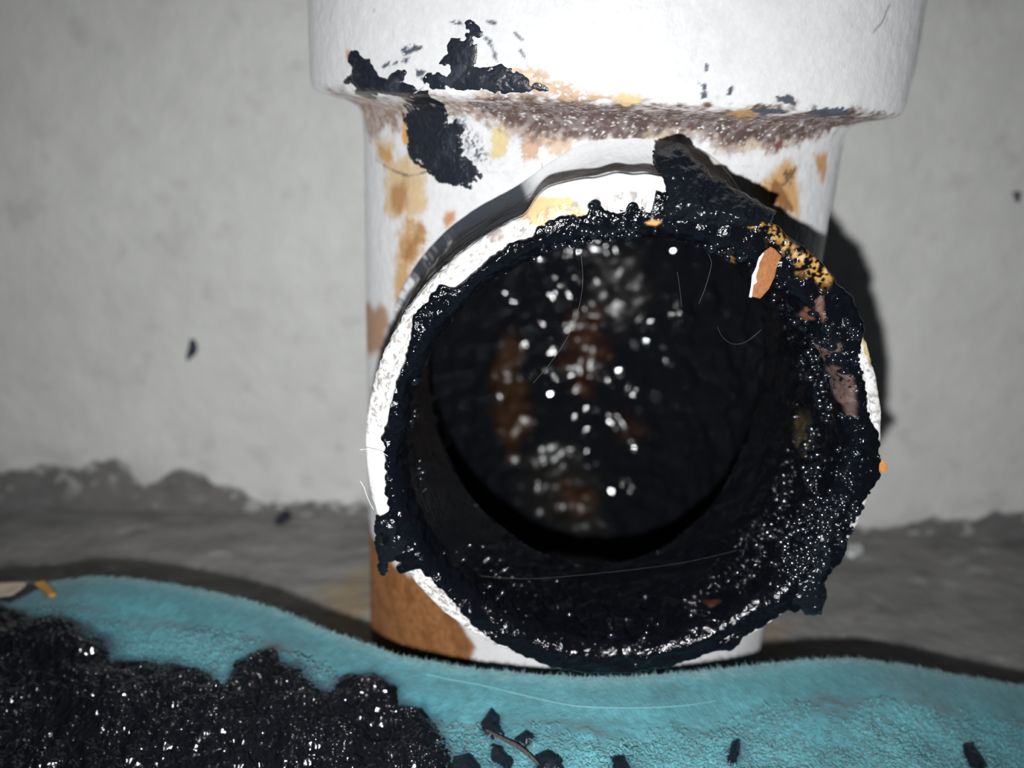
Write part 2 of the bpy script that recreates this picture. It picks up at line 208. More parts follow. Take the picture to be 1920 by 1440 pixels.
def mesh(name, V, Q, mat, parent=None, col=None, rgh=None, smooth=True):
    V = np.asarray(V, np.float32)*MM; Q = np.asarray(Q, np.int32)
    me = bpy.data.meshes.new(name); n = Q.shape[1]
    me.vertices.add(len(V)); me.vertices.foreach_set('co', V.ravel())
    me.loops.add(Q.size); me.loops.foreach_set('vertex_index', Q.ravel())
    me.polygons.add(len(Q)); me.polygons.foreach_set('loop_start', np.arange(0, Q.size, n, dtype=np.int32))
    me.polygons.foreach_set('loop_total', np.full(len(Q), n, np.int32))
    me.update(calc_edges=True); me.validate()
    if smooth: me.polygons.foreach_set('use_smooth', np.ones(len(Q), bool))
    if col is not None:
        a = me.color_attributes.new('tint', 'FLOAT_COLOR', 'POINT')
        c = np.ones((len(V), 4), np.float32); c[:, :3] = col; a.data.foreach_set('color', c.ravel())
    if rgh is not None:
        a = me.attributes.new('rough', 'FLOAT', 'POINT'); a.data.foreach_set('value', np.asarray(rgh, np.float32).ravel())
    me.materials.append(mat)
    o = bpy.data.objects.new(name, me); COL.objects.link(o)
    if parent is not None: o.parent = parent
    return o

def grid_faces(n, m, keep=None, wrap=False):
    i, j = np.meshgrid(np.arange(n-1), np.arange(m if wrap else m-1), indexing='ij')
    j2 = (j+1) % m
    q = np.stack([i*m+j, i*m+j2, (i+1)*m+j2, (i+1)*m+j], -1).reshape(-1, 4)
    if keep is not None: q = q[keep.ravel()[q].all(1)]
    return q

def prune(V, Q, *at):
    u, inv = np.unique(Q, return_inverse=True)
    return [V[u], inv.reshape(Q.shape)] + [None if a is None else a[u] for a in at]

def tag(o, label=None, cat=None, group=None, kind=None):
    if label: o['label'] = label
    if cat: o['category'] = cat
    if group: o['group'] = group
    if kind: o['kind'] = kind
    return o

def empty(name, loc, label, cat, group=None):
    o = bpy.data.objects.new(name, None); COL.objects.link(o); o.location = Vector(loc)*MM
    o.empty_display_size = .01
    return tag(o, label, cat, group)

def under(o, root):
    """parent keeping the world position (roots are only translated)"""
    o.parent = root; o.matrix_parent_inverse = Matrix.Translation(root.location).inverted()

def blend(c, w, k):
    w = np.asarray(w)[..., None]; return c*(1-w) + np.asarray(k)*w

# ------------------------------------------------------------------ materials
def material(name, base=None, rough=.5, tint=False, rattr=False, bumps=(), mottle=None, spec=.5, sheen=0, coat=0, dr=0):
    m = bpy.data.materials.new(name); m.use_nodes = True; nt = m.node_tree; b = nt.nodes['Principled BSDF']
    N, L = nt.nodes.new, nt.links.new
    b.inputs['Roughness'].default_value = rough; b.inputs['Specular IOR Level'].default_value = spec
    b.inputs['Sheen Weight'].default_value = sheen; b.inputs['Coat Weight'].default_value = coat
    if 'Diffuse Roughness' in b.inputs: b.inputs['Diffuse Roughness'].default_value = dr
    tc = N('ShaderNodeTexCoord')
    if tint:
        a = N('ShaderNodeAttribute'); a.attribute_name = 'tint'; src = a.outputs['Color']
    else:
        rgb = N('ShaderNodeRGB'); rgb.outputs[0].default_value = (*base, 1); src = rgb.outputs[0]
    if mottle:
        sc, amt = mottle
        nz = N('ShaderNodeTexNoise'); nz.inputs['Scale'].default_value = sc; nz.inputs['Detail'].default_value = 5
        mr = N('ShaderNodeMapRange'); mr.inputs['From Min'].default_value = .25; mr.inputs['From Max'].default_value = .75
        mr.inputs['To Min'].default_value = 1-amt; mr.inputs['To Max'].default_value = 1+amt
        mx = N('ShaderNodeVectorMath'); mx.operation = 'SCALE'
        L(tc.outputs['Object'], nz.inputs['Vector']); L(nz.outputs['Fac'], mr.inputs['Value']); L(src, mx.inputs[0]); L(mr.outputs[0], mx.inputs['Scale'])
        src = mx.outputs[0]
    L(src, b.inputs['Base Color'])
    if rattr:
        a = N('ShaderNodeAttribute'); a.attribute_name = 'rough'; L(a.outputs['Fac'], b.inputs['Roughness'])
    prev = None
    for sc, dist, det in bumps:         # sc per metre, dist in mm
        nz = N('ShaderNodeTexNoise'); nz.inputs['Scale'].default_value = sc; nz.inputs['Detail'].default_value = det
        bp = N('ShaderNodeBump'); bp.inputs['Distance'].default_value = dist*MM; bp.inputs['Strength'].default_value = 1.0
        L(tc.outputs['Object'], nz.inputs['Vector']); L(nz.outputs['Fac'], bp.inputs['Height'])
        if prev: L(prev, bp.inputs['Normal'])
        prev = bp.outputs[0]
    if prev: L(prev, b.inputs['Normal'])
    return m

M_WALL = material('wall_paint', rough=.65, tint=True, bumps=((70, 2.2, 2), (260, .9, 3)), mottle=(90, .05), dr=.5)
M_FLOOR = material('bare_concrete', rough=.85, tint=True, bumps=((120, 1.2, 3), (600, .4, 3)), mottle=(60, .10))
M_IRON = material('painted_iron', tint=True, rattr=True, bumps=((350, .35, 3), (1500, .10, 3)), mottle=(900, .05), spec=.3, dr=.5)
M_TAR = material('wet_tar', tint=True, rattr=True, bumps=((900, .22, 3), (2600, .10, 2)), spec=.32)
M_SMEAR = material('smeared_tar', tint=True, rattr=True, bumps=((1400, .12, 3),), spec=.4)
M_TARSMOOTH = material('smooth_tar', tint=True, rattr=True, spec=.55)
M_BEAD = material('tar_beads', base=(.004, .005, .007), rough=.11, spec=1.0)
M_SLUDGE = material('tar_sludge', tint=True, rattr=True, bumps=((1300, .10, 2),), spec=.45)
M_CLOTH = material('teal_terry', rough=.9, tint=True, bumps=((900, .35, 3), (2600, .15, 2)), mottle=(500, .16), sheen=.15, spec=.2)
M_TUFT = material('teal_loops', rough=.9, tint=True, sheen=.2, spec=.15)
M_FRAY = material('pale_fray', base=(.20, .34, .35), rough=.9, spec=.2)
M_THREAD = material('pale_thread', base=(.16, .34, .36), rough=.9, spec=.2)
M_FLAKE = material('rust_scale', tint=True, rough=.8, bumps=((2500, .15, 3),), mottle=(2200, .25))
M_CHIPW = material('white_paint_chip', base=(.75, .75, .74), rough=.5, bumps=((900, .2, 3),))
M_CHIPO = material('orange_paint_chip', base=(.34, .13, .025), rough=.7, bumps=((900, .2, 3),))
M_CREAM = material('cream_paint_chip', base=(.50, .42, .31), rough=.7, bumps=((500, .3, 3),), mottle=(300, .2))
M_OCHRE = material('ochre_paint_chip', base=(.52, .27, .06), rough=.7, bumps=((900, .2, 3),))
M_HAIR = material('hair', base=(.035, .03, .025), rough=.5)
M_HAIRW = material('white_hair', base=(.6, .6, .62), rough=.4)
M_TWIG = material('brown_fibre', base=(.05, .04, .045), rough=.6, bumps=((1500, .3, 3),))

WHITE = np.array([.44, .44, .442])

# ------------------------------------------------------------------ setting: wall and floor
FZ = -96.0
xs = np.linspace(-420, 420, 900); zs = np.concatenate([np.linspace(FZ-2, -60, 160), np.linspace(-59, 320, 300)])
Z, X = np.meshgrid(zs, xs, indexing='ij')
we = D['w_edge']; edge = np.interp(X, we[:, 0], we[:, 1])
k = Z - edge + fbm(X, Z, 0, 5, 4, 3)*1.4
paint = ss(-1.2, 1.2, k)
drip = ss(.25, .55, vn(X, Z, 0, 3.2, 8))*ss(-16, -2, k)*(1-paint)*.45
paint = np.maximum(paint, drip)
wc = np.ones(Z.shape+(3,))*np.array([.63, .63, .605])
wc = wc*(1+.035*fbm(X, Z, 0, 25, 3, 5))[..., None]
wc = blend(wc, .35*ss(.45, .9, fbm(X, Z, 0, 9, 3, 21)), (.47, .465, .45))
wc = blend(wc, .5*ss(14, 0, k)*ss(.0, .5, vn(X, Z, 0, 8, 31)), (.47, .46, .44))
gray = np.array([.165, .158, .153])*(1+.14*fbm(X, Z, 0, 6, 3, 7))[..., None]
wc = gray*(1-paint[..., None]) + wc*paint[..., None]
Yw = 75 - .35*fbm(X, Z, 0, 14, 2, 11) - .22*vn(X, Z, 0, 4, 13) - .5*paint
tag(mesh('wall_back', np.stack([X, Yw, Z], -1).reshape(-1, 3), grid_faces(*Z.shape), M_WALL, col=wc.reshape(-1, 3)), 'white painted rough plaster wall with ragged lower paint edge', None, None, 'structure')

xs = np.linspace(-420, 420, 700); ys = np.linspace(-420, 76, 420)
Y, X = np.meshgrid(ys, xs, indexing='ij')
fc = np.array([.245, .235, .228])*(1+.16*fbm(X*.45, Y, 0, 7, 4, 41))[..., None]
fc = blend(fc, .55*ss(.62, .8, vn(X*.6, Y, 0, 4.5, 44)), (.42, .41, .40))
fc = blend(fc, .5*ss(.66, .8, vn(X*.7, Y, 0, 5.5, 49)), (.12, .11, .11))
fc = blend(fc, .7*ss(6, -6, sdf(X, Y, D['f_rust'])+4*fbm(X, Y, 0, 6, 2, 3)), (.33, .24, .12))
fc = blend(fc, .6*ss(5, -5, sdf(X, Y, D['f_rust2'])+4*fbm(X, Y, 0, 6, 2, 3)), (.33, .24, .14))
fc = blend(fc, .5*ss(4, -3, sdf(X, Y, D['f_dark'])+2*fbm(X, Y, 0, 5, 2, 3)), (.08, .07, .07))
tag(mesh('floor', np.stack([X, Y, FZ + .5*fbm(X*.5, Y, 0, 8, 3, 42)], -1).reshape(-1, 3), grid_faces(*Y.shape), M_FLOOR, col=fc.reshape(-1, 3)), 'bare grey concrete floor strip at the foot of the white wall', None, None, 'structure')

# ------------------------------------------------------------------ the drain pipe tee
pipe = empty('drain_pipe', (0, 0, FZ), 'white painted rusty iron drain pipe with open side branch choked with black tar', 'pipe')
PZ = np.array([-140, 50, 54, 56, 57.5, 58.6, 59.3, 59.9, 60.5, 61.3, 63, 170.]); PR = np.array([57.5, 57.5, 57.7, 58.1, 59.1, 61.2, 64.2, 67.2, 68.6, 69.2, 69.5, 69.5])

ARC = np.r_[0, np.cumsum(np.hypot(np.diff(PZ), np.diff(PR)))]-140
def arc(z): return np.interp(z, PZ, ARC)

def rev_col(Uc, Zc):
    """paint, rust and dirt of the outside of the pipe; Uc = 60 mm times the angle, Zc = height"""
    Ac = arc(Zc)      # distance along the profile, so the grain does not stretch under the lip
    n1 = fbm(Uc, Ac, 0, 3, 4, 51); n2 = fbm(Uc, Ac, 0, 1.0, 3, 52); n3 = fbm(Uc, Ac, 0, .45, 2, 53)
    c = np.ones(Uc.shape+(3,))*WHITE; c = c*(1+.03*n1)[..., None]
    r = .42+.05*n1
    def st(key, colr, soft, amt=1.0, na=.6, fine=0.0):
        nonlocal c, r
        d = sdf(Uc, Zc, D[key]) + na*n1 + fine*n3
        wq = amt*ss(soft, -soft, d); c = blend(c, wq, np.array(colr)*.72); r = r*(1-wq) + .75*wq
    def grain(key, cols, soft, amt=1.0, na=.8, thr=-.1):
        nonlocal c, r
        d = sdf(Uc, Zc, D[key]) + na*n1 + .7*n2
        wq = amt*ss(soft, -soft, d)*ss(thr-.25, thr+.25, n3 + .45 - .5*ss(0, 1.5, d))
        mixc = np.array(cols[0])*(1-ss(-.5, .5, n2))[..., None] + np.array(cols[1])*ss(-.5, .5, n2)[..., None]
        mixc = blend(mixc, ss(.25, .6, vn(Uc, Ac, 0, 2.3, 61)), cols[2])
        c = c*(1-wq[..., None]) + .66*mixc*wq[..., None]; r = r*(1-wq) + .7*wq
    st('gray_left', (.36, .33, .32), 1.2, .75, .8, .8)
    st('yel_col', (.52, .36, .17), 1.8, .85, 1.6, .5); st('yel_col2', (.46, .27, .10), 1.8, .9, 1.6, .5)
    st('yel_core', (.32, .15, .05), 2.0, .8, 1.6, .4); st('yel_core2', (.28, .13, .045), 2.0, .85, 1.6, .4); st('yel_core3', (.42, .22, .06), 1.0, .7)
    st('yel_b', (.55, .42, .16), .3, .8, .2, .5); st('org_b', (.45, .23, .10), .5, .75, .4, .8); st('org_c', (.50, .32, .17), 1.0, .7, .8, 1.0)
    grain('band', ((.24, .16, .12), (.38, .31, .28), (.45, .35, .25)), 1.2, .95, 1.3, -.15)
    grain('bandcore', ((.095, .058, .05), (.19, .155, .145), (.065, .037, .036)), .9, .95, 1.1, -.22)
    grain('tan_up', ((.55, .38, .22), (.46, .25, .15), (.60, .46, .30)), .7, .85, .7, -.05)
    for kx, kc in (('tan_a', (.55, .40, .22)), ('tan_b', (.55, .36, .12)), ('tan_c', (.58, .42, .20)), ('tan_d', (.60, .44, .22)), ('tan_e', (.45, .26, .12)), ('red_r', (.16, .05, .05))):
        st(kx, kc, .4, .9, .4, .4)
    st('org_strip', (.55, .28, .06), .5, .95, .5)
    st('spot', (.42, .18, .06), 1.0, .9, .5)
    st('yel_r', (.46, .25, .07), 1.8, .9, 1.2, .3); st('brn_r', (.20, .085, .03), .6, .9, .7, .3); st('brn_r2', (.10, .06, .04), .5, .8, .5, .8); st('org_r', (.46, .23, .07), 1.2, .9, .8)
    st('rust_ll', (.235, .09, .02), .9, .97, .9); st('rust_le', (.30, .14, .05), 1.8, .85, 1.0)
    c = c*(1+.28*ss(0, -2, sdf(Uc, Zc, D['rust_ll']))*n2)[..., None]; w2 = ss(0, -2, sdf(Uc, Zc, D['rust_ll']))*ss(.1, .9, fbm(Uc, Zc, 0, 5, 3, 67)+.2); c = blend(c, .6*w2, (.10, .035, .008))
    st('rust_top', (.5, .22, .08), .4, .8, .2); st('rust_top2', (.45, .25, .14), .4, .8, .2)
    st('crack', (.30, .29, .28), .15, .8, .25); st('cracktop', (.10, .10, .09), .15, .8, .2)
    # thin dry tar scuffs
    dk = (.035, .042, .06)
    for kx in ('st_a', 'st_b', 'st_c', 'st_d', 'st_e', 'st_f', 'st_g', 'st_h', 'st_i'):
        d = sdf(Uc, Zc, D[kx]); c = blend(c, .95*ss(.3, -.1, d + .35*n2)*ss(-.45, .05, n2 + .3*n3 + .25), dk)
    for kx in ('sp_drip', 'sp_dot', 'sp_blob', 'sp_dot2', 'sp_line', 'sp_line2'):
        d = sdf(Uc, Zc, D[kx]); c = blend(c, .95*ss(.2, -.15, d + .25*n2 + .15*n3), dk)
    d = sdf(Uc, Zc, D['smear_ext']); c = blend(c, .95*ss(1.2, -2.0, d)*ss(-.1, .25, n3 + .5*n2 - .12), dk)
    return c, np.clip(r, .25, .9)

def relief(Uc, Zc):
    rough_w = ss(0, -2, sdf(Uc, Zc, D['band']))
    A = arc(Zc); return .10*fbm(Uc, A, 0, 6, 3, 71) + .07*vn(Uc, A, 0, 1.6, 72) + rough_w*(.28*fbm(Uc, A, 0, 1.1, 3, 73))

def rev_mesh(name, th, z, rad, extra=None):
    Zc, T = np.meshgrid(z, th, indexing='ij'); Uc = 60*T
    c, r = rev_col(Uc, Zc)
    h = relief(Uc, Zc)
    Rr = np.interp(Zc, PZ, PR) if rad is None else rad + 0*Zc
    Rr = Rr + h
    V = np.stack([Rr*np.sin(T), -Rr*np.cos(T), Zc], -1).reshape(-1, 3)
    Q = grid_faces(len(z), len(th))
    if extra is not None: Q = extra(V, Q)
    V, Q, c, r = prune(V, Q, c.reshape(-1, 3), r.ravel())
    o = mesh(name, V, Q, M_IRON, None, c, r); under(o, pipe); return o

th = np.concatenate([np.linspace(-math.pi, -1.75, 40, endpoint=False), np.linspace(-1.75, 1.75, 720, endpoint=False), np.linspace(1.75, math.pi, 41)])
def hole(V, Q):
    bad = (np.hypot(V[:, 0], V[:, 2]) < 43.5) & (V[:, 1] < 0); return Q[~bad[Q].any(1)]
rev_mesh('pipe_body', th, np.linspace(FZ-1, 50, 500), 57.5, hole)
zb = np.concatenate([np.linspace(46, 56, 40, endpoint=False), np.linspace(56, 63, 110, endpoint=False), np.linspace(63, 84, 80, endpoint=False), np.linspace(84, 130, 24)])
def capin(V, Q): return Q
rev_mesh('bell_socket', th, zb, None, capin)
tt = np.linspace(-math.pi, math.pi, 97)
rz = np.array([130, 131.5, 131.5, 128, 128, 300.]); rr = np.array([69.5, 68, 63, 60, 57.5, 57.5])
Zc, T = np.meshgrid(rz, tt, indexing='ij'); Rr = np.repeat(rr[:, None], 97, 1)
o = mesh('riser', np.stack([Rr*np.sin(T), -Rr*np.cos(T), Zc], -1).reshape(-1, 3), grid_faces(6, 97), M_IRON, None, np.tile(WHITE, (6*97, 1)), np.full(6*97, .45)); under(o, pipe)

# branch: from the body out to the rounded rim and a little way back into the bore
RO, RI, YR = 46.5, 42.6, -80.8
phi = np.linspace(-math.pi, math.pi, 900, endpoint=False)
deg = np.degrees(phi)
def win(a, lo, hi, s): return ss(lo-s, lo+s, a)*ss(hi+s, hi-s, a)
lipw = win(deg, 82, 112.5, 3.5)*(1+.12*vn(deg, 0*deg, 0, 4, 80))     # the swollen paint lip at the top of the rim
topw = win(deg, 66, 106, 13)
rows_r, rows_y, rows_s = [], [], []
ys0 = -np.sqrt(57.5**2-np.minimum(np.abs(RO*np.cos(phi)), 57)**2) + 1.5
NO = 70
for q in np.linspace(0, 1, NO, endpoint=False):
    y = ys0 + (YR+2.2-ys0)*q; dist = ys0-1.5-y
    fil = 2.2*np.exp(-np.clip(dist, 0, None)/1.6) + topw*6.0*np.exp(-np.clip(dist, 0, None)/10.0)*ss(0, 4, y-YR-4)
    lip = lipw*2.9*ss(-72.8, -75.6, y)
    rows_r.append(RO + fil + lip); rows_y.append(y); rows_s.append(-(y-YR-2.2)+2)
for a in np.linspace(0, math.pi/2, 14, endpoint=False):
    rows_r.append(RO-2.2+2.2*math.cos(a) + lipw*2.9*(1-a/1.6)); rows_y.append(YR+2.2-2.2*math.sin(a) + 0*phi); rows_s.append(0*phi + 2.2*(1-math.cos(a))-0)
for q in np.linspace(0, 1, 14, endpoint=False):
    rows_r.append(RO-2.2-(RO-2.2-RI-1)*q + 0*phi); rows_y.append(YR+0*phi); rows_s.append(2.2+3.3*q+0*phi)
for q in np.linspace(0, 1, 12):
    rows_r.append(RI+1-min(q*4, 1) + 0*phi); rows_y.append(YR+.3+max(0, q-.1)*12+0*phi); rows_s.append(5.5+q*12+0*phi)
Rg, Yg, Sg = map(np.array, (rows_r, rows_y, rows_s)); Pg = np.repeat(deg[None], len(Rg), 0)
SGN = 46.5-np.minimum(Rg, 60)                 # ring coordinate: mm inwards from the outer edge
nrm_face = np.arange(len(Rg)) >= NO
n1 = fbm(Pg*.8, Sg, Yg, 3, 3, 81); n2 = fbm(Pg*.8, Sg, Yg, 1, 3, 82); n3 = vn(Pg*.8, Sg, Yg, .45, 83)
face = (np.arange(len(Rg)) >= NO-6)[:, None]
bc = np.ones(Rg.shape+(3,))*np.array([.42, .42, .42])*(1+.03*n1)[..., None]; br = .42+.05*n1
def bst(key, colr, soft, amt=1., na=.5, fine=.3):
    global bc
    P2 = D[key]*np.array([.8, 1]); d = sdf(Pg*.8, SGN, P2)+na*n1+fine*n2
    bc = blend(bc, amt*ss(soft, -soft, d)*face, np.array(colr)*.72)
bst('b_tan', (.60, .40, .19), .35, .95, .3, .15); bst('b_tanr', (.50, .26, .07), .8, .8); bst('b_org2', (.52, .28, .11), .3, .9); bst('b_brn', (.28, .22, .19), .5, .75, .5, .9)
bst('b_yelr', (.48, .35, .12), .5, .9, .4, .6); bst('b_yelr2', (.50, .28, .08), .5, .9, .4, .6)
for key in ('b_grit', 'b_grit2', 'b_crust', 'b_crust2'):
    P2 = D[key]*np.array([.8, 1]); d = sdf(Pg*.8, SGN, P2)+.5*n1
    ok = ss(.5, -.5, d)*face
    gw = .9; bc = blend(bc, gw*ok*ss(.1, .35, n3+.4*n2-.08), (.17, .155, .14)); bc = blend(bc, .5*gw*ok*ss(.2, .5, n2), (.30, .27, .24))
    Rg = Rg + ok*.22*n2; Yg = Yg - ok*.25*n3*(Rg < 46)
# brushed tar and grime on the outside of the branch, upper left; grey grime with fine scratches further down
strk = fbm(Pg*.8, Yg*.25, 0, 2.2, 3, 84); out = (~face)*1.0
a1 = out*win(Pg+1.5*strk, 112, 152, 2.0)*ss(-79.2-.8*strk, -78.0-.8*strk, Yg)
bc = blend(bc, .97*a1*ss(-.6, -.1, strk+1.2*win(Pg, 108, 136, 5)), (.012, .015, .022)); br = br*(1-a1)+.85*a1
a2 = out*win(Pg, 136, 172, 6)*ss(.0, .35, fbm(Pg*.8, Yg*.12, 0, 1.1, 3, 85)); bc = blend(bc, .85*a2, (.10, .10, .10))
a3 = out*win(Pg, 40, 80, 4)*ss(-80, -74, Yg); bc = blend(bc, .5*a3, (.30, .26, .2))
low = out*win(Pg, -178, -120, 8); bc = blend(bc, .8*low*ss(-.6, .4, n1), (.36, .15, .04))
hh = .12*fbm(Pg*.8, Sg, Yg, 5, 3, 86)
Rg = Rg + hh
V = np.stack([Rg*np.cos(phi), Yg, Rg*np.sin(phi)], -1).reshape(-1, 3)
o = mesh('branch_collar', V, grid_faces(len(Rg), 900, wrap=True), M_IRON, None, bc.reshape(-1, 3), np.clip(br, .3, .8).ravel()); under(o, pipe)

# ------------------------------------------------------------------ tar lining of the branch: over the rim, down the bore
NP = 1500
phi = np.linspace(-math.pi, math.pi, NP, endpoint=False); deg = np.degrees(phi)
ta = D['TAR']; TT = np.interp(deg, np.r_[ta[-1, 0]-360, ta[:, 0], ta[0, 0]+360], np.r_[ta[-1, 1], ta[:, 1], ta[0, 1]])
kk = np.hanning(9); kk /= kk.sum(); TT = np.convolve(np.pad(TT, 4, 'wrap'), kk, 'valid')
cx, cz = np.cos(phi)*46, np.sin(phi)*46
TT = TT + .35*fbm(cx, cz, 0, 2.2, 3, 91) + .28*vn(cx, cz, 0, .7, 94)
ov = np.clip((TT-46.4)/3, 0, 2.4)                # how far the tar hangs over the outer edge
TT = np.minimum(TT, 47.2+.5*vn(cx, cz, 0, 1.5, 90))
thick = .35+.2*vn(cx, cz, 0, 9, 92)
rowsR, rowsY, rowsH = [], [], []
rowsR.append(np.minimum(TT-1.2, 45.9)); rowsY.append(YR+2.2+0*phi); rowsH.append(0*phi)
rowsR.append(np.minimum(TT-.5, 46.5)); rowsY.append(YR+1.5+0*phi); rowsH.append(.1+0*phi)
for a in np.linspace(-.9, math.pi/2, 9):
    rowsR.append(TT-.7*(1-math.cos(a))); rowsY.append(YR+.4-(thick+.4)*math.sin(a)*(1 if a > 0 else 1.2)); rowsH.append(.25+.5*ss(-.9, 1.5, a)+0*phi)
Rface0 = TT-.7
for q in np.linspace(0, 1, 28)[1:]:
    r = Rface0 + (42.6-Rface0)*q; rowsR.append(r); rowsY.append(YR-thick); rowsH.append(.75+.25*q+0*phi)
for a in np.linspace(0, math.pi/2, 22)[1:]:
    rowsR.append(42.6-3.4*math.sin(a)+0*phi); rowsY.append(YR-thick+5.0*(1-math.cos(a))); rowsH.append(1+0*phi)
yend = -np.sqrt(52.0**2-np.minimum(np.abs(39*np.cos(phi)), 51)**2)
y0 = rowsY[-1]
tl = np.linspace(0, 1, 150)[1:]
for q in tl:
    y = y0+(yend+.5-y0)*q; rowsR.append(39.2-.25*q+0*phi); rowsY.append(y); rowsH.append(1+0*phi)
Rg, Yg, Hg = map(np.array, (rowsR, rowsY, rowsH)); Pg = np.repeat(deg[None], len(Rg), 0)
bx, bz = Rg*np.cos(phi), Rg*np.sin(phi)
inb = np.arange(len(Rg)) >= 11+27+21
SG = np.where(inb[:, None], 6.5+Yg-YR, np.maximum(46.5-Rg, -9))
lum = fbm(bx, Yg*.8, bz, 5, 2, 95)*.45 + fbm(bx, Yg, bz, 2.0, 2, 96)*.42 + vn(bx, Yg, bz, .8, 98)*.10
calm = 1-.65*win(Pg, 125, 180, 20)*inb[:, None] - .65*win(Pg, -180, -105, 20)*inb[:, None]
lum = lum*Hg*calm
# normal direction: forward on the face, inwards in the bore
wb = ss(42.6, 39.6, Rg)*(np.arange(len(Rg)) >= 38)[:, None]
Rg2 = Rg - lum*wb*1.0 + lum*.25*(1-wb); Yg2 = Yg - (lum*.75+.12)*(1-wb)*Hg
n1 = fbm(bx, Yg, bz, 3, 3, 97); n2 = fbm(bx, Yg, bz, 1.1, 3, 98); n3 = vn(bx, Yg, bz, .5, 99)
tc_ = np.ones(Rg.shape+(3,))*np.array([.002, .0024, .0036]); tr = .11+.04*n1+.02*n2
def tst(key, colr, soft, amt=1., na=.5, thr=None, rg=.65):
    global tc_, tr
    P2 = D[key]*np.array([.7, 1]); d = sdf(Pg*.7, SG, P2)+na*n1
    wq = amt*ss(soft, -soft, d)
    if thr is not None: wq = wq*ss(thr-.15, thr+.15, n3+.7*n2)
    tc_ = blend(tc_, wq, colr); tr = tr*(1-wq)+rg*wq
tst('r_ochre', (.25, .125, .018), 1.1, 1, 1.0, .02, .7); tst('r_ochre', (.30, .23, .15), .9, .9, .9, .62, .7)
tst('r_white1', (.35, .34, .32), .5, 1, .4, .1, .6); tst('r_orange', (.45, .22, .08), .3, 1, .3); tst('r_orange2', (.26, .12, .04), .4, .9, .4)
tst('r_purp_a', (.085, .035, .022), .3, .95, .4); tst('r_purp_b', (.07, .033, .024), .3, .95, .4); tst('r_purp_c', (.07, .045, .038), .5, .9, .6, -.6, .5)
tst('r_olive', (.05, .04, .018), 1.5, .6, .8); tst('r_red', (.03, .01, .007), .4, .8, .4); tst('r_red2', (.035, .013, .007), .4, .8, .4)
V = np.stack([Rg2*np.cos(phi), Yg2, Rg2*np.sin(phi)], -1).reshape(-1, 3)
o = mesh('tar_lining', V, grid_faces(len(Rg), NP, wrap=True), M_TAR, None, tc_.reshape(-1, 3), np.clip(tr, .07, .9).ravel()); under(o, pipe)
o['label'] = 'glossy black tar lining mouth of branch'

# drops of tar standing on the lining: many on the right and along the bottom, few on the left
def icosphere():
    t = (1+5**.5)/2
    v = [(-1, t, 0), (1, t, 0), (-1, -t, 0), (1, -t, 0), (0, -1, t), (0, 1, t), (0, -1, -t), (0, 1, -t), (t, 0, -1), (t, 0, 1), (-t, 0, -1), (-t, 0, 1)]
    f = [(0, 11, 5), (0, 5, 1), (0, 1, 7), (0, 7, 10), (0, 10, 11), (1, 5, 9), (5, 11, 4), (11, 10, 2), (10, 7, 6), (7, 1, 8), (3, 9, 4), (3, 4, 2), (3, 2, 6), (3, 6, 8), (3, 8, 9), (4, 9, 5), (2, 4, 11), (6, 2, 10), (8, 6, 7), (9, 8, 1)]
    v = [np.array(q)/np.linalg.norm(q) for q in v]; cache = {}; out = []
    def mid(a, b):
        k_ = (min(a, b), max(a, b))
        if k_ not in cache: v.append((v[a]+v[b])/np.linalg.norm(v[a]+v[b])); cache[k_] = len(v)-1
        return cache[k_]
    for a, b, c_ in f:
        x, y, z = mid(a, b), mid(b, c_), mid(c_, a); out += [(a, x, z), (b, y, x), (c_, z, y), (x, y, z)]
    return np.array(v), np.array(out)
BV, BF = icosphere()
def finer(v, f):
    v = list(v); cache = {}; out = []
    def mid(a, b):
        k_ = (min(a, b), max(a, b))
        if k_ not in cache: q = v[a]+v[b]; v.append(q/np.linalg.norm(q)); cache[k_] = len(v)-1
        return cache[k_]
    for a, b, c_ in f:
        x, y, z = mid(a, b), mid(b, c_), mid(c_, a); out += [(a, x, z), (b, y, x), (c_, z, y), (x, y, z)]
    return np.array(v), np.array(out)
B2 = finer(BV, BF)
brng = np.random.default_rng(11)
G = V.reshape(len(Rg), NP, 3); tot = []
dens = np.zeros(Rg.shape)
wbot = win(Pg, -80, -8, 14); wright = win(Pg, -40, 38, 10); wtop = win(Pg, 40, 110, 12); wleft = 1-win(Pg, -100, 118, 12)
dens += ss(3.5, 6, SG)*ss(34, 22, SG)*(1.0*wbot*ss(30, 8, SG)+1.0*wright+.55*wtop*ss(24, 8, SG)+.10*wleft)
dens += ss(0, 1.5, SG)*ss(8, 4, SG)*(.5*wbot+.6*wright+.25*wtop)
dens *= ss(-.35, .5, fbm(bx, Yg, bz, 7, 2, 191))
# area of each grid cell so the drops do not crowd where the grid is fine
ar = np.abs(np.gradient(Yg, axis=0))+np.abs(np.gradient(Rg, axis=0))
pr = (dens*ar); pr /= pr.sum()
pick = brng.choice(pr.size, 1150, p=pr.ravel(), replace=False)
cen = G.reshape(-1, 3)[pick]; rad = .28+.62*brng.random(len(pick))**2.0
def beads(name, cen, rad, parent, sq=.35, verts=None, nrm=None, flat_=1.0):
    bv, bf = verts or (BV, BF); n = len(cen)
    k3 = 1+sq*brng.normal(0, 1, (n, 1, 3)).clip(-1, 1)
    p = bv[None]*rad[:, None, None]*k3
    if nrm is not None: p = p - (p*nrm[:, None]).sum(-1, keepdims=True)*nrm[:, None]*(1-flat_)
    Q = (np.arange(n)[:, None, None]*len(bv)+bf[None]).reshape(-1, 3)
    o = tag(mesh(name, (cen[:, None]+p).reshape(-1, 3), Q, M_BEAD), None, None, None, 'stuff')
    under(o, parent); return o
beads('tar_beads', cen, rad, pipe)

